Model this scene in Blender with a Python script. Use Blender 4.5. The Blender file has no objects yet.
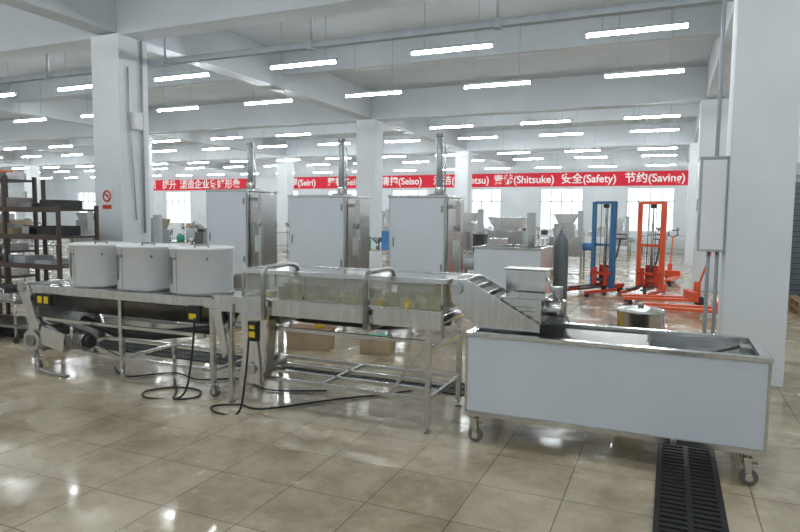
import bpy, bmesh, math, random
from mathutils import Vector, Matrix
random.seed(7)
S=bpy.context.scene
COL=S.collection

# ---------------- materials ----------------
def newmat(name):
    m=bpy.data.materials.new(name); m.use_nodes=True
    return m, m.node_tree.nodes, m.node_tree.links, m.node_tree.nodes['Principled BSDF']
def mat(name,col,rough=.5,metal=0.,var=.08,scale=6.,bump=0.,stretch=None,emit=0,alpha=None):
    m,n,l,b=newmat(name)
    b.inputs['Roughness'].default_value=rough; b.inputs['Metallic'].default_value=metal
    tc=n.new('ShaderNodeTexCoord'); mp=n.new('ShaderNodeMapping')
    if stretch: mp.inputs['Scale'].default_value=stretch
    l.new(tc.outputs['Object'],mp.inputs['Vector'])
    nz=n.new('ShaderNodeTexNoise'); nz.inputs['Scale'].default_value=scale; nz.inputs['Detail'].default_value=4
    l.new(mp.outputs['Vector'],nz.inputs['Vector'])
    r=n.new('ShaderNodeValToRGB')
    r.color_ramp.elements[0].position=.3; r.color_ramp.elements[1].position=.7
    r.color_ramp.elements[0].color=(*[c*(1-var) for c in col],1)
    r.color_ramp.elements[1].color=(*[min(1,c*(1+var)) for c in col],1)
    l.new(nz.outputs['Fac'],r.inputs['Fac']); l.new(r.outputs['Color'],b.inputs['Base Color'])
    mr=n.new('ShaderNodeMapRange'); mr.inputs['To Min'].default_value=max(0,rough*.8); mr.inputs['To Max'].default_value=min(1,rough*1.25)
    l.new(nz.outputs['Fac'],mr.inputs['Value']); l.new(mr.outputs['Result'],b.inputs['Roughness'])
    if bump:
        bp=n.new('ShaderNodeBump'); bp.inputs['Strength'].default_value=bump; bp.inputs['Distance'].default_value=.01
        l.new(nz.outputs['Fac'],bp.inputs['Height']); l.new(bp.outputs['Normal'],b.inputs['Normal'])
    if emit:
        b.inputs['Emission Color'].default_value=(*col,1); b.inputs['Emission Strength'].default_value=emit
    if alpha is not None: b.inputs['Alpha'].default_value=alpha
    return m
M={}
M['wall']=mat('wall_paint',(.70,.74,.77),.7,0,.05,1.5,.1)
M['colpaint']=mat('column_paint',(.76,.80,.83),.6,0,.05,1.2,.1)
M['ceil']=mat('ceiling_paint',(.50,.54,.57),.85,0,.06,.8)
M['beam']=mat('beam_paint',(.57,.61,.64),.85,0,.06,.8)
M['steel']=mat('brushed_stainless',(.60,.60,.585),.2,1,.14,6,.03,(1,1,14))
M['steeld']=mat('dull_stainless',(.36,.355,.34),.3,1,.25,4)
M['steell']=mat('light_stainless',(.70,.70,.69),.17,1,.1,3,.05,(12,1,1))
M['galv']=mat('galvanised_conduit',(.40,.44,.47),.5,.4,.1,6)
M['film']=mat('white_film_on_steel',(.70,.75,.82),.28,0,.03,1.5)
M['filmc']=mat('cabinet_film',(.74,.79,.85),.3,0,.03,1.5)
M['plastic']=mat('white_plastic',(.84,.86,.88),.35,0,.03,3)
M['blk']=mat('black_rubber',(.02,.02,.022),.55,0,.2,8)
M['dark']=mat('dark_iron',(.05,.05,.052),.5,.4,.2,8)
M['wheel']=mat('caster_wheel_nylon',(.16,.15,.14),.5,0,.2,8)
M['grate']=mat('cast_grate',(.03,.03,.03),.5,.3,.3,10)
M['rack']=mat('rack_brown_paint',(.09,.06,.05),.5,.1,.15,6)
M['yel']=mat('yellow_goods',(.68,.50,.07),.6,0,.35,25)
M['sticker']=mat('yellow_label',(.85,.62,.02),.5)
M['red']=mat('red_paint',(.62,.06,.03),.4,0,.1,5)
M['orange']=mat('orange_paint',(.75,.11,.035),.4,0,.1,5)
M['blue']=mat('blue_paint',(.05,.17,.33),.4,0,.1,5)
M['bluebox']=mat('blue_plastic',(.06,.2,.45),.5)
M['green']=mat('green_plastic',(.05,.3,.2),.5)
M['wood']=mat('wood',(.30,.19,.11),.7,0,.25,6,0,(1,10,1))
M['card']=mat('cardboard',(.42,.32,.21),.8,0,.1,6)
M['gray']=mat('gray_enamel',(.42,.46,.48),.45,0,.06,4)
M['cylgray']=mat('gas_cylinder_paint',(.12,.14,.15),.4,.1,.15,5)
M['pole']=mat('hydraulic_ram_steel',(.34,.36,.37),.3,.7,.1,5)
M['banner']=mat('banner_cloth',(.74,.025,.05),.8,0,.06,3)
M['text']=mat('banner_lettering',(.95,.93,.91),.8,0,.02,3)
M['signw']=mat('sign_white',(.85,.85,.85),.5)
M['tube']=mat('fluorescent_tube',(.92,.97,.99),.5,0,0,1,0,None,78)
M['winframe']=mat('window_frame_white',(.75,.78,.8),.4)
M['belt']=mat('conveyor_belt',(.35,.37,.36),.5,.3,.2,30)
M['shutter']=mat('roller_shutter_paint',(.10,.13,.15),.45,.3,.1,5)
m,n,l,b=newmat('clear_perspex'); b.inputs['Base Color'].default_value=(.72,.74,.66,1); b.inputs['Roughness'].default_value=.1
b.inputs['Alpha'].default_value=.28; M['perspex']=m
m,n,l,b=newmat('window_glass'); b.inputs['Base Color'].default_value=(.8,.9,.95,1); b.inputs['Roughness'].default_value=.05; b.inputs['Alpha'].default_value=.12; M['glass']=m
# floor
m,n,l,b=newmat('floor_tiles')
tc=n.new('ShaderNodeTexCoord')
br=n.new('ShaderNodeTexBrick'); br.offset=0; br.squash=1
for k,v in (('Scale',1),('Mortar Size',.004),('Mortar Smooth',.3),('Brick Width',.5),('Row Height',.5),('Bias',0)): br.inputs[k].default_value=v
br.inputs['Color1'].default_value=(.62,.53,.385,1); br.inputs['Color2'].default_value=(.53,.445,.32,1); br.inputs['Mortar'].default_value=(.22,.18,.13,1)
l.new(tc.outputs['Object'],br.inputs['Vector'])
n1=n.new('ShaderNodeTexNoise'); n1.inputs['Scale'].default_value=1.6; n1.inputs['Detail'].default_value=10; n1.inputs['Roughness'].default_value=.72
l.new(tc.outputs['Object'],n1.inputs['Vector'])
r1=n.new('ShaderNodeValToRGB'); r1.color_ramp.elements[0].position=.37; r1.color_ramp.elements[0].color=(.52,.48,.43,1); r1.color_ramp.elements[1].position=.57; r1.color_ramp.elements[1].color=(1,1,1,1)
l.new(n1.outputs['Fac'],r1.inputs['Fac'])
mx=n.new('ShaderNodeMix'); mx.data_type='RGBA'; mx.blend_type='MULTIPLY'; mx.inputs['Factor'].default_value=.8
l.new(br.outputs['Color'],mx.inputs['A']); l.new(r1.outputs['Color'],mx.inputs['B'])
l.new(mx.outputs['Result'],b.inputs['Base Color'])
n2=n.new('ShaderNodeTexNoise'); n2.inputs['Scale'].default_value=1.7; n2.inputs['Detail'].default_value=8
l.new(tc.outputs['Object'],n2.inputs['Vector'])
mr=n.new('ShaderNodeMapRange'); mr.inputs['From Min'].default_value=.45; mr.inputs['From Max'].default_value=.6; mr.inputs['To Min'].default_value=.06; mr.inputs['To Max'].default_value=.30
l.new(n2.outputs['Fac'],mr.inputs['Value']); l.new(mr.outputs['Result'],b.inputs['Roughness'])
bp=n.new('ShaderNodeBump'); bp.inputs['Strength'].default_value=.25; bp.inputs['Distance'].default_value=.004; bp.invert=True
l.new(br.outputs['Fac'],bp.inputs['Height'])
n3=n.new('ShaderNodeTexNoise'); n3.inputs['Scale'].default_value=9; l.new(tc.outputs['Object'],n3.inputs['Vector'])
bp2=n.new('ShaderNodeBump'); bp2.inputs['Strength'].default_value=.12; bp2.inputs['Distance'].default_value=.004
l.new(n3.outputs['Fac'],bp2.inputs['Height']); l.new(bp.outputs['Normal'],bp2.inputs['Normal'])
l.new(bp2.outputs['Normal'],b.inputs['Normal'])
M['floor']=m

# ---------------- builder ----------------
class B:
    def __init__(s,name):
        s.name=name; s.bm=bmesh.new(); s.mats=[]
    def mi(s,k):
        if k not in s.mats: s.mats.append(k)
        return s.mats.index(k)
    def face(s,vs,k,smooth=False):
        try: f=s.bm.faces.new(vs)
        except ValueError: return None
        f.material_index=s.mi(k); f.smooth=smooth; return f
    def box(s,x0,x1,y0,y1,z0,z1,k,R=None):
        c=Vector(((x0+x1)/2,(y0+y1)/2,(z0+z1)/2))
        P=[Vector((x,y,z)) for x in (x0,x1) for y in (y0,y1) for z in (z0,z1)]
        if R: P=[c+R@(p-c) for p in P]
        v=[s.bm.verts.new(p) for p in P]
        for q in ((0,1,3,2),(4,6,7,5),(0,4,5,1),(2,3,7,6),(0,2,6,4),(1,5,7,3)): s.face([v[i] for i in q],k)
    def bar(s,p0,p1,w,k):
        s.cyl(p0,p1,w*.7071,k,4,rot=math.pi/4,smooth=False)
    def cyl(s,p0,p1,r,k,seg=16,r2=None,rot=0,smooth=True,cap=True):
        p0=Vector(p0);p1=Vector(p1); r2=r if r2 is None else r2
        d=(p1-p0).normalized()
        up=Vector((0,0,1)) if abs(d.z)<.95 else Vector((0,1,0))
        a=d.cross(up).normalized(); b=a.cross(d).normalized()
        A=[];C=[]
        for i in range(seg):
            t=rot+2*math.pi*i/seg; o=a*math.cos(t)+b*math.sin(t)
            A.append(s.bm.verts.new(p0+o*r)); C.append(s.bm.verts.new(p1+o*r2))
        for i in range(seg):
            j=(i+1)%seg; s.face([A[i],C[i],C[j],A[j]],k,smooth)
        if cap: s.face(A,k); s.face(C[::-1],k)
    def sweep(s,pts,r,k,seg=10):
        pts=[Vector(p) for p in pts]; rings=[]; prev=None
        for i,p in enumerate(pts):
            t=((pts[min(i+1,len(pts)-1)]-pts[max(i-1,0)])).normalized()
            if prev is None:
                up=Vector((0,0,1)) if abs(t.z)<.9 else Vector((1,0,0))
                a=t.cross(up).normalized()
            else: a=(prev-t*prev.dot(t)).normalized()
            prev=a; b=t.cross(a)
            rings.append([s.bm.verts.new(p+(a*math.cos(2*math.pi*q/seg)+b*math.sin(2*math.pi*q/seg))*r) for q in range(seg)])
        for A,C in zip(rings,rings[1:]):
            for i in range(seg): s.face([A[i],A[(i+1)%seg],C[(i+1)%seg],C[i]],k,True)
        s.face(rings[0][::-1],k); s.face(rings[-1],k)
    def prism(s,prof,y0,y1,k,axis='y'):
        if axis=='y': f=lambda a,b,t:(a,t,b)
        elif axis=='x': f=lambda a,b,t:(t,a,b)
        else: f=lambda a,b,t:(a,b,t)
        A=[s.bm.verts.new(f(a,b,y0)) for a,b in prof]; C=[s.bm.verts.new(f(a,b,y1)) for a,b in prof]
        s.face(A,k); s.face(C[::-1],k)
        for i in range(len(A)):
            j=(i+1)%len(A); s.face([A[i],C[i],C[j],A[j]],k)
    def lathe(s,c,prof,k,seg=32):
        rings=[]
        for r,z in prof:
            rings.append([s.bm.verts.new((c[0]+r*math.cos(2*math.pi*i/seg),c[1]+r*math.sin(2*math.pi*i/seg),c[2]+z)) for i in range(seg)] if r>1e-4 else [s.bm.verts.new((c[0],c[1],c[2]+z))])
        for A,C in zip(rings,rings[1:]):
            for i in range(seg):
                j=(i+1)%seg
                if len(A)==1: s.face([A[0],C[i],C[j]],k,True)
                elif len(C)==1: s.face([A[i],A[j],C[0]],k,True)
                else: s.face([A[i],A[j],C[j],C[i]],k,True)
    def arc(s,c,r,a0,a1,z0,z1,k,seg=8,th=.006):
        P=[]
        for i in range(seg+1):
            t=math.radians(a0+(a1-a0)*i/seg); P.append((math.cos(t),math.sin(t)))
        O=[[s.bm.verts.new((c[0]+x*(r+th),c[1]+y*(r+th),z)) for z in (z0,z1)] for x,y in P]
        for A,C in zip(O,O[1:]): s.face([A[0],C[0],C[1],A[1]],k,True)
    def caster(s,x,y,z,h=.15):
        r=min(.052,h*.36)
        s.box(x-.04,x+.04,y-.035,y+.035,z-.008,z,'steel')
        s.cyl((x,y,z-.008),(x,y,z-.03),.02,'steel')
        for o in (-.022,.022): s.prism([(x-.022,z-.03),(x+.03,z-.03),(x+.03,z-h+r-.012),(x+.0,z-h+r-.012)],y+o-.003,y+o+.003,'steel')
        s.box(x-.02,x+.03,y-.025,y+.025,z-.036,z-.03,'steel')
        s.cyl((x+.015,y-.016,z-h+r),(x+.015,y+.016,z-h+r),r,'wheel',20)
        s.cyl((x+.015,y-.029,z-h+r),(x+.015,y+.029,z-h+r),r*.45,'steell',12)
        s.box(x+.03,x+.06,y-.015,y+.015,z-.07,z-.06,'steeld')
    def done(s,loc=(0,0,0),rz=0,bevel=0):
        bmesh.ops.recalc_face_normals(s.bm,faces=s.bm.faces[:])
        me=bpy.data.meshes.new(s.name); s.bm.to_mesh(me); s.bm.free()
        for k in s.mats: me.materials.append(M[k])
        o=bpy.data.objects.new(s.name,me); COL.objects.link(o); o.location=loc; o.rotation_euler=(0,0,rz)
        if bevel:
            bv=o.modifiers.new('bevel','BEVEL'); bv.width=bevel; bv.segments=2; bv.limit_method='ANGLE'; bv.angle_limit=math.radians(50)
        return o
def inst(o,name,loc,rz=0):
    c=bpy.data.objects.new(name,o.data); COL.objects.link(c); c.location=loc; c.rotation_euler=(0,0,rz)
    return c

# ---------------- room shell ----------------
X0,X1,Y0,Y1,ZC=-42.0,9.0,-3.0,32.3,4.95
b=B('floor'); b.box(X0-.3,X1+.3,Y0-.3,Y1+.3,-.2,0,'floor'); b.done()
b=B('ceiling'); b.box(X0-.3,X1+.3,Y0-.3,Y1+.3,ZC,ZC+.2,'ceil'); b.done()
WZ0,WZ1=.95,3.1
wc=[-.95-4.2*i for i in range(10)]+[3.3,7.2]
wins=sorted([(c-1.08,c+1.08) for c in wc])
b=B('wall_back'); x=X0-.3
for (a,c) in wins:
    b.box(x,a,Y1,Y1+.25,0,ZC,'wall'); b.box(a,c,Y1,Y1+.25,0,WZ0,'wall'); b.box(a,c,Y1,Y1+.25,WZ1,ZC,'wall'); x=c
b.box(x,X1+.3,Y1,Y1+.25,0,ZC,'wall'); b.done()
def window(n,a,c,y,axis='x'):
    b=B('window_%d'%n)
    def bx(u0,u1,v0,v1,z0,z1,k):
        if axis=='x': b.box(u0,u1,v0,v1,z0,z1,k)
        else: b.box(v0,v1,u0,u1,z0,z1,k)
    w=.06
    bx(a,c,y,y+.06,WZ0,WZ0+w,'winframe'); bx(a,c,y,y+.06,WZ1-w,WZ1,'winframe'); bx(a,c,y,y+.06,2.4,2.4+w,'winframe')
    for t in (0,.25,.5,.75,1):
        u=a+(c-a-w)*t; bx(u,u+w,y,y+.06,WZ0+w,WZ1-w,'winframe')
    bx(a+w,c-w,y+.028,y+.034,WZ0+w,WZ1-w,'glass')
    b.done()
for i,(a,c) in enumerate(wins): window(i+1,a,c,Y1+.08)
b=B('wall_left'); ys=[3+4.2*i for i in range(7)]; y=Y0-.3
for i,c in enumerate(ys):
    b.box(X0-.25,X0,y,c-1.08,0,ZC,'wall'); b.box(X0-.25,X0,c-1.08,c+1.08,0,WZ0,'wall'); b.box(X0-.25,X0,c-1.08,c+1.08,WZ1,ZC,'wall'); y=c+1.08
b.box(X0-.25,X0,y,Y1,0,ZC,'wall'); b.done()
for i,c in enumerate(ys): window(20+i,c-1.08,c+1.08,X0-.14,'y')
b=B('wall_right'); b.box(X1,X1+.25,Y0-.3,Y1,0,ZC,'wall'); b.done()
b=B('wall_front'); b.box(X0,X1,Y0-.25,Y0,0,ZC,'wall'); b.done()
PX0,PX1,PY=1.7,X1,13.6
b=B('wall_partition'); b.box(PX0,PX1,PY,PY+.15,0,4.2,'wall'); b.done()
b=B('door_1'); z=0.0
while z<2.3: b.box(PX0+.2,PX0+3.37,PY-.04,PY-.015,z,z+.085,'shutter'); b.box(PX0+.2,PX0+3.37,PY-.032,PY-.022,z+.085,z+.1,'blk'); z+=.1
for x in (PX0+.16,PX0+3.37): b.box(x,x+.04,PY-.07,PY-.005,0,2.42,'gray')
b.box(PX0+.16,PX0+3.41,PY-.22,PY-.005,2.42,2.65,'gray'); b.done()

CX=[.5-8.5*i for i in range(5)]; CY=[6.8,15.3,23.8]
for y in CY:
    for x in CX:
        b=B('concrete_column'); b.box(x,x+.55,y,y+.55,0,4.2,'colpaint'); b.done(bevel=.01)
BZ=4.2
for y in [-1.7]+CY:
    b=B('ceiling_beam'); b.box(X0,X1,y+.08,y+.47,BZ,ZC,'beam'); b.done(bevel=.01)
for x in CX:
    b=B('ceiling_beam')
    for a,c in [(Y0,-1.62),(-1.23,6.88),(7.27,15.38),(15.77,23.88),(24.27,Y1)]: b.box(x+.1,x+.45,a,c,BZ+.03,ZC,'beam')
    b.done(bevel=.01)
for y in (2.5,11.1,19.6,28.1):
    b=B('secondary_ceiling_beam'); pr=X0
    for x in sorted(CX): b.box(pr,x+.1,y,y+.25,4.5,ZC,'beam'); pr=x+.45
    b.box(pr,X1,y,y+.25,4.5,ZC,'beam'); b.done(bevel=.01)

def lamp(top,name='fluorescent_lamp'):
    b=B(name)
    b.box(-.61,.61,-.03,.03,.025,.06,'gray')
    b.box(-.61,-.59,-.02,.02,-.02,.025,'signw'); b.box(.59,.61,-.02,.02,-.02,.025,'signw')
    b.cyl((-.59,0,0),(.59,0,0),.02,'tube',10,cap=False)
    for x in (-.4,.4): b.cyl((x,0,.06),(x,0,top-.003),.005,'galv',6)
    return b
LZ=3.93
LX=[-.5-2.43*i for i in range(17)]+[1.95,4.4,6.8]
base={}
for y in (1.2,3.7,8.45,10.95,15.6,18.0,22.6,25.1,29.6):
    for x in LX:
        if y<5 and (x<-16): continue
        inX=any(Y_+.08<y<Y_+.47 for Y_ in CY)
        inY=any(c+.05<x-.4<c+.5 or c+.05<x+.4<c+.5 or c+.05<x<c+.5 for c in CX)
        top=ZC
        if inX: top=BZ
        elif inY: top=BZ+.03
        elif any(Y_<y<Y_+.25 for Y_ in (2.5,11.1,19.6,28.1)): top=4.5
        if any(abs(y-Y_-.27)<.3 for Y_ in CY) and any(x+.65>c and x-.65<c+.55 for c in CX): continue
        key=round(top-LZ,3)
        if key not in base: base[key]=lamp(key).done((x,y,LZ))
        else: inst(base[key],'fluorescent_lamp',(x,y,LZ))

b=B('cable_tray')
b.box(-30,8.9,7.42,7.50,3.87,3.94,'galv'); b.box(-30,8.9,7.405,7.515,3.94,3.95,'galv')
for x in [-28+2.6*i for i in range(15)]:
    if any(c+.05<x<c+.5 for c in CX): continue
    b.cyl((x,7.46,3.9),(x,7.46,4.945),.022,'galv',8)
    b.box(x-.04,x+.04,7.40,7.52,3.85,3.96,'galv')
b.done()
b=B('conduit_pipe'); b.sweep([(-7.42,7.2,4.18),(-7.42,7.2,2.9),(-7.42,7.2,1.3)],.018,'galv')
b.box(-7.448,-7.35,7.0,7.14,2.85,3.1,'signw'); b.sweep([(-7.43,6.95,3.75),(-7.43,6.95,3.0),(-7.42,7.0,2.3),(-7.43,7.05,1.5)],.010,'galv'); b.done()
def banner(name,xa,xb,z0,z1,words,size):
    y=Y1-.03
    b=B(name); b.box(xa,xb,y,y+.02,z0,z1,'banner'); root=b.done()
    for i,(x,t) in enumerate(words):
        cu=bpy.data.curves.new('lettering_%d'%i,'FONT'); cu.body=t; cu.size=size; cu.align_x='CENTER'; cu.align_y='CENTER'; cu.extrude=.004; cu.offset=.010
        o=bpy.data.objects.new('lettering_%d'%i,cu); COL.objects.link(o); o.rotation_euler=(math.pi/2,0,0); o.location=(x,y-.008,(z0+z1)/2)
        o.data.materials.append(M['text']); o.parent=root
banner('red_slogan_banner',-21.8,1.0,3.18,3.88,[(-20.75,'整理(Seiri)'),(-17.4,'整顿(Seiton)'),(-14.0,'清扫(Seiso)'),(-10.5,'清洁(Seiketsu)'),(-7.1,'素养(Shitsuke)'),(-3.85,'安全(Safety)'),(-.8,'节约(Saving)')],.53)
banner('red_slogan_banner',-36,-24.5,3.15,3.85,[(-34,'持续改善品质'),(-31,'提升'),(-27.6,'塑造企业良好形象')],.62)

# ---------------- drain grates ----------------
b=B('floor_drain_grate')
xa,xb,ya,yb=-.02,.34,-.5,5.2
b.box(xa,xb,ya,yb,.0005,.002,'blk')
b.box(xa,xa+.03,ya,yb,.002,.012,'grate'); b.box(xb-.03,xb,ya,yb,.002,.012,'grate')
y=ya
while y<yb-.02:
    b.box(xa+.03,xb-.03,y,y+.026,.002,.010,'grate'); y+=.06
b.box((xa+xb)/2-.015,(xa+xb)/2+.015,ya,yb,.002,.011,'grate'); b.done()
b=B('floor_drain_grate')
b.box(-8.5,.4,5.22,5.6,.0005,.002,'blk')
for y in (5.22,5.40,5.58): b.box(-8.5,.4,y,y+.022,.002,.012,'grate')
x=-8.5
while x<.38: b.box(x,x+.024,5.24,5.58,.002,.009,'grate'); x+=.055
b.done()

# ---------------- tank (front right) ----------------
b=B('wheeled_stainless_water_tank')
xa,xb,ya,yb=-1.28,.57,4.13,4.85
b.box(xa,xb,ya,ya+.02,.24,.77,'film'); b.box(xb-.02,xb,ya+.02,yb-.02,.24,.77,'film')
b.box(xa,xa+.02,ya+.02,yb-.02,.24,.77,'film'); b.box(xa,xb,yb-.02,yb,.24,.77,'steel')
b.box(xa+.02,xb-.02,ya+.02,yb-.02,.24,.27,'steel')
w=.05
b.box(xa-.012,xb+.012,ya-.012,ya+w,.77,.795,'steell'); b.box(xa-.012,xb+.012,yb-w,yb+.012,.77,.795,'steell')
b.box(xa-.012,xa+w,ya+w,yb-w,.77,.795,'steell'); b.box(xb-w,xb+.012,ya+w,yb-w,.77,.795,'steell')
b.box(xa-.005,xb+.005,ya-.008,ya+.035,.205,.24,'steel'); b.box(xa-.005,xb+.005,yb-.035,yb+.008,.205,.24,'steel')
b.box(xa-.005,xa+.035,ya+.035,yb-.035,.205,.24,'steel'); b.box(xb-.035,xb+.005,ya+.035,yb-.035,.205,.24,'steel')
for x in (xa-.006,xb-.012): b.box(x,x+.018,ya-.006,ya+.012,.24,.77,'steel')
b.prism([(xa+1.2,.52),(xb-.05,.74),(xb-.05,.72),(xa+1.2,.50)],ya+.06,yb-.06,'steel')
b.box(xa+1.16,xa+1.18,ya+.02,yb-.02,.3,.74,'steel')
b.prism([(yb-.05,.76),(yb-.30,.45),(yb-.28,.45),(yb-.03,.76)],xa+.55,xa+1.16,'steeld','x')
b.prism([(ya+.02,.76),(ya+.18,.5),(ya+.17,.49),(ya+.02,.73)],xa+.05,xa+1.15,'steel','x')
b.box(xb-.13,xb-.07,ya+.25,ya+.38,.745,.80,'steeld')
for x in (xa+.05,xb-.09):
    for y in (ya+.05,yb-.05): b.caster(x,y,.205,.205)
b.cyl((xb-.5,ya-.012,.225),(xb-.5,ya-.035,.225),.018,'steeld')
b.done(bevel=.004)

# inclined discharge elevator
b=B('inclined_discharge_conveyor')
y0,y1=4.26,4.66
PR=[(-1.45,1.08),(-1.43,1.15),(-1.33,1.15),(-.80,.86),(-.80,.80),(-1.24,.80),(-1.44,.98)]
b.prism(PR,y0,y0+.02,'steell'); b.prism(PR,y1,y1+.02,'steell')
b.prism([(-1.41,1.12),(-1.36,1.12),(-.83,.83),(-.86,.81)],y0+.02,y1,'belt')
for i in range(7):
    t=i/6; x=-1.36+t*.5; z=1.115-t*.275; b.box(x,x+.012,y0+.03,y1-.01,z,z+.035,'steel')
b.cyl((-1.40,y0-.02,1.08),(-1.40,y1+.04,1.08),.03,'steeld'); b.cyl((-1.40,y0-.03,1.08),(-1.40,y0,1.08),.045,'steel')
b.box(-1.07,-.80,4.30,4.58,.86,1.03,'steell'); b.box(-1.09,-.78,4.28,4.60,1.03,1.04,'steel')
b.box(-1.14,-.84,4.66,4.84,.80,1.20,'steell'); b.box(-1.16,-.82,4.64,4.86,1.20,1.212,'steeld')
for i in range(4): b.box(-1.04,-.84,4.292,4.30,.88+i*.03,.888+i*.03,'steeld')
b.cyl((-.80,4.44,.95),(-.68,4.44,.95),.05,'steel'); b.cyl((-.68,4.44,.95),(-.66,4.44,.95),.056,'steeld')
b.box(-.83,-.70,4.68,4.80,.80,.98,'steel'); b.cyl((-.76,4.74,.98),(-.76,4.74,1.08),.04,'steeld')
b.bar((-.84,4.7,1.15),(-.66,4.7,.82),.02,'steel')
b.done(bevel=.003)

# ---------------- middle washing conveyor ----------------
b=B('stainless_washing_conveyor')
xa,xb=-3.38,-1.59; ya,yb=4.2,4.93
for x in (xa,xb):
    for y in (ya,yb):
        b.box(x-.02,x+.02,y-.02,y+.02,.05,.80,'steel'); b.cyl((x,y,0),(x,y,.012),.032,'steeld'); b.cyl((x,y,.012),(x,y,.05),.012,'steel')
for y in (ya,yb):
    b.box(xa,xb,y-.015,y+.015,.235,.265,'steel'); b.box(xa,xb,y-.015,y+.015,.66,.69,'steel')
for y in (ya+.24,ya+.48): b.box(xa,xb,y-.015,y+.015,.235,.265,'steel')
for x in (xa,xb,-2.5): b.box(x-.015,x+.015,ya,yb,.235,.265,'steel')
for x in (xa,xb): b.box(x-.015,x+.015,ya,yb,.6,.63,'steel')
b.box(-3.49,-1.47,4.12,4.17,.79,.91,'steell'); b.box(-3.49,-1.47,4.17,4.20,.80,.83,'steel'); b.box(-3.50,-1.46,4.10,4.19,.91,.922,'steell')
b.box(-3.49,-1.47,4.94,4.99,.79,.91,'steell')
b.box(-3.47,-1.49,4.17,4.94,.84,.865,'belt')
b.cyl((-3.46,4.14,.85),(-3.46,4.97,.85),.04,'steel'); b.cyl((-1.50,4.14,.85),(-1.50,4.97,.85),.04,'steel')
for x in (-2.9,-2.1): b.cyl((x,4.2,.745),(x,4.94,.745),.035,'steeld')
b.sweep([(-3.4,4.55,.80),(-2.9,4.55,.72),(-2.1,4.55,.72),(-1.55,4.55,.8)],.05,'blk',8)
c0,c1,d0,d1=-3.38,-1.52,4.34,4.88
b.box(c0,c1,d0,d0+.012,.90,1.09,'perspex'); b.box(c0,c1,d1-.012,d1,.90,1.09,'perspex'); b.box(c0,c0+.012,d0,d1,.9,1.09,'perspex'); b.box(c1-.012,c1,d0,d1,.9,1.09,'perspex')
for (u0,u1,v0,v1) in ((c0-.02,c1+.02,d0-.02,d0+.03),(c0-.02,c1+.02,d1-.03,d1+.02),(c0-.02,c0+.03,d0+.03,d1-.03),(c1-.03,c1+.02,d0+.03,d1-.03)):
    b.box(u0,u1,v0,v1,1.10,1.135,'steell'); b.box(u0+.005,u1-.005,v0+.005,v1-.005,.87,.90,'steel')
b.box(c0+.03,c1-.03,d0+.03,d1-.03,1.10,1.125,'steell')
for x in (c0+.02,-2.75,-2.15,c1-.02): b.box(x-.008,x+.008,d0-.008,d0+.002,.9,1.10,'steel')
for i in range(170):
    x=random.uniform(c0+.15,c1-.06)
    if x<-2.5 and random.random()<.5: continue
    y=random.uniform(d0+.03,d1-.05); h=random.uniform(.03,.12)
    b.box(x-.04,x+.04,y-.02,y+.02,.867,.87+h,'yel',Matrix.Rotation(random.random()*3,3,'Z'))
b.box(-1.75,-1.56,4.70,4.85,.87,1.05,'sticker')
for x in (-2.96,-2.05):
    pts=[(x,4.075,.76),(x,4.075,1.10)]+[(x,4.075+.08*(1-math.cos(t)),1.10+.08*math.sin(t)) for t in (math.pi/8,math.pi/4,3*math.pi/8,math.pi/2)]+[(x+.02,4.42,1.185),(x+.03,4.50,1.17),(x+.03,4.53,1.13)]
    b.sweep(pts,.019,'steeld',12); b.box(x-.03,x+.03,4.09,4.12,.80,.86,'steel')
b.prism([(-3.20,.80),(-2.93,.80),(-2.95,.50),(-2.99,.22),(-3.22,.22),(-3.16,.55)],4.085,4.115,'steell')
b.prism([(-3.17,.78),(-2.96,.78),(-2.98,.50),(-3.02,.24),(-3.19,.24),(-3.14,.55)],4.115,4.26,'steeld')
b.cyl((-3.09,4.08,.35),(-3.09,4.06,.35),.05,'steel'); b.cyl((-3.09,4.26,.33),(-3.09,4.5,.33),.07,'steeld')
b.box(-3.10,-3.02,4.055,4.085,.58,.74,'blk'); b.box(-3.09,-3.03,4.052,4.055,.61,.66,'sticker'); b.box(-3.085,-3.035,4.052,4.055,.68,.71,'sticker')
b.cyl((-3.3,4.1,.86),(-3.3,4.1,.3),.012,'steel')
b.prism([(-3.50,.80),(-3.40,.80),(-3.34,.45),(-3.38,.40)],4.09,4.12,'steell')
b.bar((-1.62,4.2,.66),(-1.9,4.2,.26),.02,'steel')
b.done(bevel=.003)

# ---------------- left drum conveyor ----------------
b=B('stainless_drum_stand_conveyor')
xa,xb=-5.88,-3.62; ya,yb=4.25,4.92
for x in (xa,-4.70,xb):
    for y in (ya,yb): b.box(x-.02,x+.02,y-.02,y+.02,.13,.80,'steel')
for x in (xa,xb):
    for y in (ya,yb): b.caster(x,y,.13,.13)
for y in (ya,yb): b.cyl((-4.70,y,0),(-4.70,y,.13),.02,'steel')
for y in (ya,yb):
    b.box(xa,xb,y-.014,y+.014,.22,.25,'steel'); b.box(xa,xb,y-.014,y+.014,.52,.55,'steel')
    b.box(xa-.05,xb+.08,y-.025,y+.02,.79,.87,'steell')
for x in (xa,-4.70,xb):
    b.box(x-.014,x+.014,ya,yb,.22,.25,'steel'); b.box(x-.014,x+.014,ya,yb,.76,.79,'steel')
b.box(xa-.04,xb+.06,ya+.02,yb-.02,.845,.862,'steel')
b.prism([(ya+.05,.78),(ya+.24,.58),(yb-.24,.58),(yb-.05,.78),(yb-.07,.78),(yb-.25,.60),(ya+.25,.60),(ya+.07,.78)],xa+.1,xb-.1,'steeld','x')
b.sweep([(-5.5,4.5,.5),(-5.0,4.45,.42),(-4.4,4.4,.45),(-3.8,4.45,.55),(-3.65,4.5,.7)],.045,'blk',10)
b.box(-5.0,-3.7,4.45,4.75,.50,.56,'steel')
b.bar((-5.85,4.25,.54),(-4.75,4.25,.24),.022,'steel'); b.bar((-4.65,4.25,.24),(-3.7,4.25,.53),.022,'steel')
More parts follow.
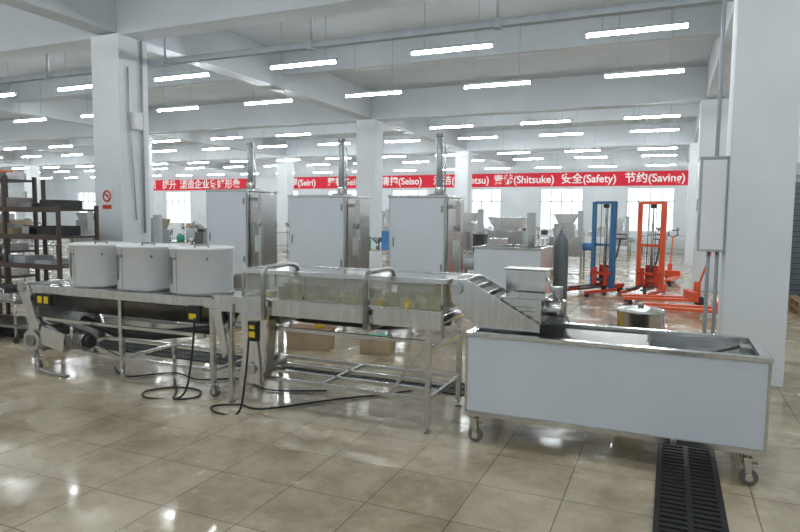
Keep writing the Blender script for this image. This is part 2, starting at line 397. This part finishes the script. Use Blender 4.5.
b.box(-5.76,-5.58,4.18,4.22,.68,.79,'blk'); b.box(-5.75,-5.69,4.177,4.18,.70,.77,'sticker'); b.box(-5.66,-5.60,4.177,4.18,.70,.77,'sticker')
b.box(-3.85,-3.72,4.20,4.23,.66,.80,'blk'); b.box(-3.84,-3.76,4.197,4.2,.68,.73,'sticker')
PR=[(-6.05,.86),(-5.92,.86),(-5.68,.22),(-5.82,.16)]
b.prism(PR,4.19,4.22,'steell'); b.prism(PR,4.93,4.96,'steell')
b.prism([(-6.03,.84),(-5.97,.84),(-5.75,.22),(-5.80,.2)],4.22,4.93,'belt')
b.cyl((-5.99,4.17,.84),(-5.99,4.98,.84),.045,'steel')
b.box(-5.65,-5.32,4.12,4.34,.28,.46,'steell',Matrix.Rotation(math.radians(10),3,'Y'))
b.cyl((-5.76,4.10,.33),(-5.76,4.19,.33),.11,'steel',24); b.cyl((-5.76,4.085,.33),(-5.76,4.10,.33),.06,'steeld',18)
b.cyl((-5.32,4.23,.36),(-5.12,4.23,.36),.085,'steeld',20)
for i in range(6): b.cyl((-5.30+i*.03,4.23,.36),(-5.29+i*.03,4.23,.36),.094,'steeld',20)
b.cyl((-5.12,4.23,.36),(-5.08,4.23,.36),.06,'dark',20)
b.box(-5.3,-5.14,4.18,4.28,.26,.3,'steel'); b.bar((-5.85,4.25,.24),(-5.1,4.25,.24),.03,'steel')
b.sweep([(-5.75,4.15,.22),(-5.7,4.12,.06),(-5.5,4.1,.03),(-5.25,4.1,.03)],.018,'steeld')
b.cyl((-5.2,4.12,.40),(-5.2,4.12,.52),.02,'steel')
b.done(bevel=.003)

def drum(x,y):
    b=B('white_plastic_drum'); z=.866
    R=.285
    b.lathe((x,y,z),[(0,0),(R-.02,0),(R,.02),(R,.405),(R+.010,.41),(R+.010,.425),(R-.02,.432),(R-.03,.415),(0,.41)],'plastic',40)
    b.arc((x,y),R,-150,-112,z+.10,z+.34,'steeld',8)
    for i in range(6): b.arc((x,y),R+.004,-148,-114,z+.125+i*.035,z+.135+i*.035,'steel',8)
    b.arc((x,y),R,-100,-98.5,z+.02,z+.40,'steeld',2,.002)
    for a in (-100,-40):
        c=math.cos(math.radians(a)); s_=math.sin(math.radians(a)); b.cyl((x+c*R,y+s_*R,z+.33),(x+c*(R+.02),y+s_*(R+.02),z+.33),.012,'steeld',8)
    b.lathe((x,y,z),[(R+.001,.0),(R+.008,.0),(R+.008,.02),(R+.001,.02)],'steeld',40)
    b.sweep([(x-.08,y,z+.41),(x-.08,y,z+.445),(x+.08,y,z+.445),(x+.08,y,z+.41)],.010,'steeld',8)
    b.done()
for x in (-4.02,-4.68,-5.32): drum(x,4.58)

def cable(name,pts,r=.008):
    P=[Vector(p) for p in pts]; out=[]
    for i in range(len(P)-1):
        p0=P[max(i-1,0)];p1=P[i];p2=P[i+1];p3=P[min(i+2,len(P)-1)]
        for j in range(8):
            t=j/8; out.append(.5*((2*p1)+(-p0+p2)*t+(2*p0-5*p1+4*p2-p3)*t*t+(-p0+3*p1-3*p2+p3)*t**3))
    out.append(P[-1])
    b=B(name); b.sweep(out,r,'blk',8); b.done()
cable('black_power_cable',[(-3.75,4.17,.7),(-3.78,4.15,.3),(-3.85,4.1,.012),(-4.1,3.95,.012),(-4.25,4.1,.012),(-4.1,4.3,.012),(-3.85,4.32,.012),(-3.72,4.15,.012),(-3.85,4.02,.012),(-4.0,4.2,.012),(-4.3,4.5,.012)],.009)
cable('black_power_cable',[(-3.07,4.03,.62),(-3.07,3.98,.3),(-3.12,3.95,.012),(-3.28,3.88,.012),(-3.42,4.0,.012),(-3.25,4.13,.012),(-3.0,4.12,.012),(-2.6,4.6,.012),(-2.3,4.9,.012),(-2.1,5.15,.012)],.009)
cable('black_power_cable',[(-5.2,4.6,.012),(-4.8,4.4,.012),(-4.5,4.7,.012),(-4.1,4.6,.012),(-3.75,4.8,.012),(-3.3,4.6,.012),(-2.8,4.8,.012)])

b=B('wall_electrical_cabinet')
b.box(.25,.498,6.86,7.32,1.28,2.20,'gray'); b.box(.238,.25,6.87,7.31,1.29,2.19,'plastic'); b.box(.24,.498,6.85,7.33,2.20,2.215,'gray')
b.box(.232,.238,6.92,6.94,1.68,1.8,'dark'); b.box(.27,.48,6.855,6.86,1.3,2.18,'plastic')
b.cyl((.4,7.1,2.215),(.4,7.1,4.19),.02,'galv',8); b.cyl((.36,7.0,1.28),(.36,7.0,.25),.018,'galv',8); b.cyl((.44,7.0,1.28),(.44,7.0,.25),.018,'galv',8)
b.done(bevel=.004)
b=B('no_smoking_sign'); xs,zs,ys=-7.74,1.80,6.795
b.box(xs-.11,xs+.11,ys-.004,ys,zs-.16,zs+.16,'signw')
for i in range(24):
    t=2*math.pi*i/24; t2=2*math.pi*(i+1)/24; q=.09; p=.06
    b.prism([(xs+q*math.cos(t),zs+.05+q*math.sin(t)),(xs+q*math.cos(t2),zs+.05+q*math.sin(t2)),(xs+p*math.cos(t2),zs+.05+p*math.sin(t2)),(xs+p*math.cos(t),zs+.05+p*math.sin(t))],ys-.007,ys-.004,'red')
b.box(xs-.075,xs+.075,ys-.007,ys-.004,zs+.04,zs+.06,'red',Matrix.Rotation(math.radians(45),3,'Y')); b.box(xs-.045,xs+.05,ys-.006,ys-.004,zs+.055,zs+.07,'blk')
b.box(xs-.09,xs+.09,ys-.007,ys-.004,zs-.14,zs-.08,'red'); b.done()

def press(name,x,y,w,h,side=1,poleh=2.65):
    b=B(name); d=.7
    for px in (-w/2,w/2):
        for py in (0,d): b.box(px-.02,px+.02,py-.02,py+.02,.02,h,'steel'); b.cyl((px,py,0),(px,py,.02),.035,'steeld')
    b.box(-w/2+.005,w/2-.005,-.04,-.021,.72,h-.015,'filmc')
    b.box(-w/2-.03,-w/2-.0201,.03,d-.03,.72,h-.02,'filmc'); b.box(w/2+.0201,w/2+.03,.03,d-.03,.72,h-.02,'steel')
    b.box(-w/2+.02,w/2-.02,d,d+.02,.72,h-.02,'steel')
    b.box(-w/2-.035,w/2+.035,-.03,d+.035,h-.01,h+.02,'steell')
    b.box(-w/2,w/2,0,d,.68,.72,'steel'); b.box(-w/2,w/2,0,d,.25,.28,'steel')
    b.box(-w/2+.06,w/2-.06,.08,d-.08,.40,.68,'steeld')
    for z in (.9,h-.2): b.cyl((w/2-.03,-.05,z),(w/2-.03,-.05,z+.09),.012,'steeld',8)
    b.box(-w/2+.05,-w/2+.065,-.055,-.04,1.2,1.32,'steeld')
    px=w*.22
    b.box(px-.1,px+.1,d/2-.1,d/2+.1,h+.02,h+.05,'steeld')
    b.cyl((px,d/2,h+.05),(px,d/2,poleh),.046,'pole',16); b.cyl((px,d/2,poleh),(px,d/2,poleh+.04),.056,'steeld',16); b.cyl((px,d/2,h+.05),(px,d/2,h+.14),.062,'steel',16)
    b.cyl((px+.08,d/2,h+.05),(px+.08,d/2,poleh-.1),.012,'steel',8)
    sx=w/2+.14
    b.box(sx-.03,sx+.03,.1,.16,.02,h-.05,'steel'); b.box(w/2,sx,.11,.15,h-.15,h-.10,'steel'); b.box(w/2,sx,.11,.15,.8,.85,'steel')
    b.box(sx-.05,sx+.05,.05,.1,1.05,1.3,'steell'); b.cyl((sx,.05,1.45),(sx,.02,1.45),.04,'steeld')
    return b.done((x,y,0),0,.003)
press('hydraulic_press_cabinet',-4.53,7.5,.88,1.86)
press('hydraulic_press_cabinet',-3.02,7.5,.76,1.85)
press('hydraulic_press_cabinet',-6.08,7.5,.72,1.95)

def lowtank(name,x,y,w,d,z0,z1,front='filmc'):
    b=B(name)
    b.box(-w/2,w/2,0,.02,z0,z1,front); b.box(-w/2,w/2,d-.02,d,z0,z1,'steel'); b.box(-w/2,-w/2+.02,.02,d-.02,z0,z1,front); b.box(w/2-.02,w/2,.02,d-.02,z0,z1,'steel')
    b.box(-w/2+.02,w/2-.02,.02,d-.02,z0,z0+.03,'steel')
    for q in ((-w/2-.02,w/2+.02,-.02,.03),(-w/2-.02,w/2+.02,d-.03,d+.02),(-w/2-.02,-w/2+.03,.03,d-.03),(w/2-.03,w/2+.02,.03,d-.03)): b.box(*q,z1,z1+.025,'steell')
    for px in (-w/2+.03,w/2-.03):
        for py in (.03,d-.03): b.box(px-.02,px+.02,py-.02,py+.02,.0,z0,'steel')
    b.box(-w/2+.03,w/2-.03,.03,.05,z0*.4,z0*.4+.03,'steel')
    b.box(-w/2+.1,-w/2+.3,d*.3,d*.7,z1-.1,z1+.12,'steel'); b.cyl((w/2-.2,d/2,z1-.1),(w/2-.2,d/2,z1+.18),.04,'steeld')
    return b.done((x,y,0),0,.003)
lowtank('stainless_soaking_tank',-1.86,7.6,.84,.8,.35,1.2)

b=B('stainless_round_bin'); b.lathe((0,0,0),[(0,.02),(.17,.02),(.19,.05),(.205,.74),(.215,.75),(.215,.77),(.19,.78),(.05,.80),(0,.80)],'steel',32)
b.cyl((0,0,.8),(0,0,.83),.03,'steeld'); b.sweep([(-.21,0,.6),(-.25,0,.62),(-.25,0,.55),(-.21,0,.52)],.01,'steeld',8); b.lathe((0,0,0),[(.17,0),(.18,0),(.18,.03),(.17,.03)],'steeld',32)
b.done((-.22,6.05,0))

b=B('gas_cylinder'); b.lathe((0,0,0),[(0,0),(.12,0),(.13,.03),(.13,1.1),(.12,1.2),(.07,1.3),(.035,1.33),(.035,1.38),(0,1.38)],'cylgray',24)
b.cyl((0,0,1.38),(0,0,1.45),.02,'steeld'); b.cyl((-.03,0,1.43),(.06,0,1.43),.012,'steeld'); b.done((-1.76,11.2,0))

def stacker(loc,rz,mast):
    b=B('manual_pallet_stacker')
    for x in (-.25,.25): b.box(x-.035,x+.035,-.04,.04,.08,1.95,mast); b.box(x*.82-.02,x*.82+.02,-.06,-.04,.1,1.9,mast)
    for z in (.25,1.0,1.9): b.box(-.25,.25,.0,.04,z,z+.06,mast)
    b.cyl((0,.06,.15),(0,.06,1.5),.03,'steeld',12); b.cyl((0,.06,1.5),(0,.06,1.88),.018,'steel',12); b.cyl((-.05,.06,1.86),(.05,.06,1.86),.045,'dark',12)
    for x in (-.08,.08): b.cyl((x,0,.3),(x,0,1.9),.008,'dark',6)
    for i in range(9): b.cyl((-.2+i*.05,.03,.35),(-.2+i*.05,.03,1.0),.004,'dark',4)
    for s_ in (-1,1):
        b.box(s_*.28-.03,s_*.28+.03,-.95,.1,.06,.12,'red'); b.cyl((s_*.28-.03,-.9,.05),(s_*.28+.03,-.9,.05),.05,'dark',12)
        b.box(s_*.14-.045,s_*.14+.045,-.95,-.06,.15,.18,'dark'); b.box(s_*.14-.045,s_*.14+.045,-.1,-.06,.15,.55,'red')
        b.cyl((s_*.2-.025,.35,.08),(s_*.2+.025,.35,.08),.08,'dark',14)
    b.box(-.25,.25,-.1,-.06,.4,.46,'red'); b.box(-.26,.26,.05,.42,.12,.20,'red'); b.box(-.13,.13,.08,.28,.20,.6,'red')
    b.sweep([(0,.3,.5),(0,.5,.8),(0,.6,1.15)],.02,'dark',8); b.sweep([(-.15,.6,1.15),(-.12,.62,1.25),(.12,.62,1.25),(.15,.6,1.15),(-.15,.6,1.15)],.014,'dark',8)
    b.done(loc,rz,.003)
stacker((-1.30,13.9,0),math.radians(-30),'blue')
stacker((-.36,14.2,0),math.radians(-15),'orange')
def jack(loc,rz):
    b=B('hand_pallet_truck')
    for s_ in (-1,1):
        b.box(s_*.2-.08,s_*.2+.08,-1.15,0,.10,.15,'orange'); b.cyl((s_*.2-.05,-1.05,.05),(s_*.2+.05,-1.05,.05),.05,'dark',12)
    b.box(-.28,.28,-.02,.12,.1,.28,'orange'); b.cyl((0,.15,.1),(0,.15,.45),.06,'orange',14)
    for s_ in (-1,1): b.cyl((s_*.05,.2,.09),(s_*.1,.2,.09),.09,'dark',16)
    b.sweep([(0,.18,.4),(0,.3,.8),(0,.38,1.15)],.02,'orange',8); b.sweep([(0,.38,1.12),(-.12,.4,1.18),(-.1,.42,1.3),(.1,.42,1.3),(.12,.4,1.18),(0,.38,1.12)],.014,'dark',8)
    b.done(loc,rz,.004)
jack((.35,12.6,0),math.radians(-78)); jack((.75,11.3,0),math.radians(-88)); jack((.0,17.3,0),math.radians(-10))

def table(loc,w,d,h,seed,items=6,topk='steell',rz=0,name='stainless_worktable'):
    rnd=random.Random(seed); b=B(name)
    b.box(-w/2,w/2,0,d,h-.03,h,topk); b.box(-w/2+.04,w/2-.04,.04,d-.04,.25,.27,'steel')
    for px in (-w/2+.04,w/2-.04):
        for py in (.04,d-.04): b.cyl((px,py,0),(px,py,h-.03),.02,'steel',8)
    cols=['steel','steeld','gray','dark','filmc','bluebox','card','steel','green','steell']
    for i in range(items):
        x=-w/2+.15+(w-.3)*(i+.5)/items; k=rnd.choice(cols); s_=rnd.uniform(.08,min(.22,w/items*.45)); t=rnd.random(); y=d/2; hh=rnd.uniform(.12,.45)
        if t<.45:
            b.box(x-s_,x+s_,y-.15,y+.15,h,h+hh,k); b.box(x-s_*.6,x+s_*.5,y-.1,y+.1,h+hh,h+hh+.06,rnd.choice(cols))
        elif t<.7: b.cyl((x,y,h),(x,y,h+hh),s_*.8,k,16); b.cyl((x,y,h+hh),(x,y,h+hh+.05),s_*.3,'steeld',12)
        else:
            b.cyl((x,y,h),(x,y,h+hh*.6),s_*.3,'steel',12); b.lathe((x,y,h),[(s_*.3,hh*.5),(s_,hh),(s_*1.05,hh+.02)],'steell',20)
    return b.done(loc,rz,0)
table((-9.6,11.2,0),2.4,.8,.85,1); table((-6.6,12.4,0),2.2,.8,.85,2); table((-12.5,12.8,0),2.6,.8,.85,3)
table((-3.6,12.6,0),2.2,.8,.85,4); table((-5.5,17.5,0),3,.9,.85,5,8); table((-10.5,18.8,0),3,.9,.85,6,8); table((-16,18.6,0),3,.9,.85,7,8)
table((-3.5,27.5,0),4,.9,.85,8,9); table((-9,28,0),4,.9,.85,9,9); table((.3,30.2,0),3,.9,.85,10,7); table((-15,28.5,0),4,.9,.85,11,9); table((-21,24,0),4,.9,.85,12,9); table((-14,22.5,0),3.4,.9,.85,13,9)
table((-22,15,0),4,.9,.85,14,8); table((-27,19,0),4,.9,.85,15,8); table((-20,29.5,0),4,.9,.85,16,8); table((-5.4,22.2,0),2.6,.9,.85,17,8)
table((-19,11.5,0),3.5,.9,.85,18,8); table((-14.5,9.3,0),2.6,.9,.85,19,6)

def procmachine(loc,seed,h=1.4,rz=0):
    rnd=random.Random(seed); b=B('food_processing_machine')
    w=rnd.uniform(.7,1.1)
    for px in (-w/2,w/2):
        for py in (0,.6): b.box(px-.025,px+.025,py-.025,py+.025,0,h*.55,'steel')
    b.box(-w/2,w/2,0,.6,h*.35,h*.65,rnd.choice(['steell','filmc','steel']))
    b.box(-w/2+.1,w/2-.2,.1,.5,h*.65,h*.85,'steel')
    b.prism([(-w/4,h*.85),(w/6,h*.85),(w/3,h),(-w/2.4,h)],.12,.48,'steell')
    b.cyl((w/2,.3,h*.5),(w/2+.25,.3,h*.5),.1,rnd.choice(['gray','bluebox','steeld']),16)
    b.box(w/2-.12,w/2+.02,.0,.1,h*.65,h*1.05,'gray'); b.box(-w/2,w/2,.1,.5,.12,.15,'steel')
    b.done(loc,rz,.003)
for i,(x,y,h) in enumerate([(-7.9,9.4,1.3),(-9.5,9.2,1.5),(-11.8,10.6,1.6),(-2.6,10.6,1.6),(-3.9,10.4,1.5),(-4.6,14.4,1.7),(-2.5,16.5,1.7),(-12.5,15.2,1.6),(-8.6,21,1.7),(-18,21.5,1.7),(-17.5,14.3,1.6),(-24,22.5,1.6),(-12.2,25.5,1.8),(-1.8,24.8,1.6)]):
    procmachine((x,y,0),i+30,h)

# ---------------- left rack ----------------
b=B('brown_steel_shelf_rack')
xa,xb,ya,yb=-9.6,-7.45,5.75,6.35
for x in (xa,(xa+xb)/2,xb):
    for y in (ya,yb): b.box(x-.022,x+.022,y-.022,y+.022,0,2.08 if x<xb else 1.7,'rack')
for z in (.35,.85,1.25,1.62):
    b.box(xa,xb,ya,yb,z,z+.03,'rack'); b.box(xa,xb,ya-.03,ya-.01,z-.02,z+.05,'rack')
b.done(bevel=.003)
rnd=random.Random(11)
b=B('shelf_goods')
for z in (.38,.88,1.28,1.65):
    x=xa+.1
    while x<xb-.4:
        w=rnd.uniform(.1,.32); h=rnd.uniform(.05,.16); k=rnd.choice(['steeld','dark','bluebox','gray','gray','steel','card','rack','steel'])
        y=ya+.08; y2=yb-.08
        if rnd.random()<.55:
            b.box(x,x+w,y,y2,z+.001,z+.012,k)
            for q in ((x,x+w,y,y+.01),(x,x+w,y2-.01,y2),(x,x+.01,y+.01,y2-.01),(x+w-.01,x+w,y+.01,y2-.01)): b.box(*q,z+.012,z+h,k)
        else: b.cyl((x+w/2,(y+y2)/2,z+.001),(x+w/2,(y+y2)/2,z+h*1.3),w/2,k,16)
        x+=w+rnd.uniform(.08,.3)
b.done()
b=B('brown_steel_shelf_rack')
xa,xb,ya,yb=-14.2,-11.8,8.0,8.6
for x in (xa,(xa+xb)/2,xb):
    for y in (ya,yb): b.box(x-.03,x+.03,y-.03,y+.03,0,2.3,'dark')
for z in (.3,.8,1.3,1.8,2.2):
    b.box(xa,xb,ya,yb,z,z+.04,'dark')
    for i in range(6):
        x=xa+.15+i*.38; h=rnd.uniform(.1,.25); b.box(x,x+.25,ya+.1,yb-.1,z+.04,z+.04+h,rnd.choice(['card','steeld','orange','bluebox','steel','gray']))
b.done()
b=B('stainless_trolley')
b.box(-.5,.5,-.3,.3,.5,.53,'steeld'); b.box(-.5,.5,-.3,.3,.2,.22,'steeld')
for x in (-.47,.47):
    for y in (-.27,.27): b.cyl((x,y,.08),(x,y,.62),.018,'steel',8); b.cyl((x,y-.012,.04),(x,y+.012,.04),.04,'dark',12)
b.box(-.35,.3,-.2,.2,.53,.60,'steel'); b.cyl((.1,0,.6),(.1,0,.68),.08,'dark',14)
b.done((-7.75,5.2,0),.1)
b=B('cardboard_crate'); b.box(-.25,.25,-.2,.2,0,.22,'card'); b.box(-.27,.27,-.22,.22,.22,.24,'wood'); b.cyl((.1,0,.24),(.1,0,.36),.07,'yel',12); b.done((-3.95,6.4,0),.3,.004)
b=B('cardboard_crate'); b.box(-.18,.18,-.15,.15,0,.16,'card'); b.box(-.17,.0,-.14,.14,.16,.165,'wood'); b.box(-.14,.1,-.1,.1,.166,.2,'green'); b.done((-3.1,6.5,0),.2,.004)
b=B('yellow_plastic_crate'); b.box(-.25,.25,-.18,.18,0,.02,'sticker')
for q in ((-.25,.25,-.18,-.16),(-.25,.25,.16,.18),(-.25,-.23,-.16,.16),(.23,.25,-.16,.16)): b.box(*q,.02,.26,'sticker')
b.done((-1.25,6.4,0),.2,.004)
b=B('wooden_pallet_stack')
for j in range(2):
    z=j*.14
    for i in range(3): b.box(-.6,.6,-.5+i*.46,-.42+i*.46,z,z+.1,'wood')
    for i in range(7): b.box(-.6+i*.18,-.48+i*.18,-.5,.5,z+.1,z+.125,'wood')
b.done((2.6,12.4,0),0)

# ---------------- world, camera ----------------
w=bpy.data.worlds.new('World'); S.world=w; w.use_nodes=True
bg=w.node_tree.nodes['Background']; bg.inputs['Color'].default_value=(.90,.96,1,1); bg.inputs['Strength'].default_value=2.6
cam=bpy.data.cameras.new('camera'); co=bpy.data.objects.new('camera',cam); COL.objects.link(co); S.camera=co
cam.sensor_width=36; cam.lens=620/800*36; cam.clip_end=200
yaw=math.radians(23.5); pitch=math.radians(-4.61); roll=math.radians(.6)
R=Matrix.Rotation(yaw,4,'Z')@Matrix.Rotation(math.pi/2+pitch,4,'X')@Matrix.Rotation(roll,4,'Z')
co.matrix_world=Matrix.Translation((0,0,1.6))@R
S.view_settings.view_transform='Standard'
S.view_settings.exposure=0
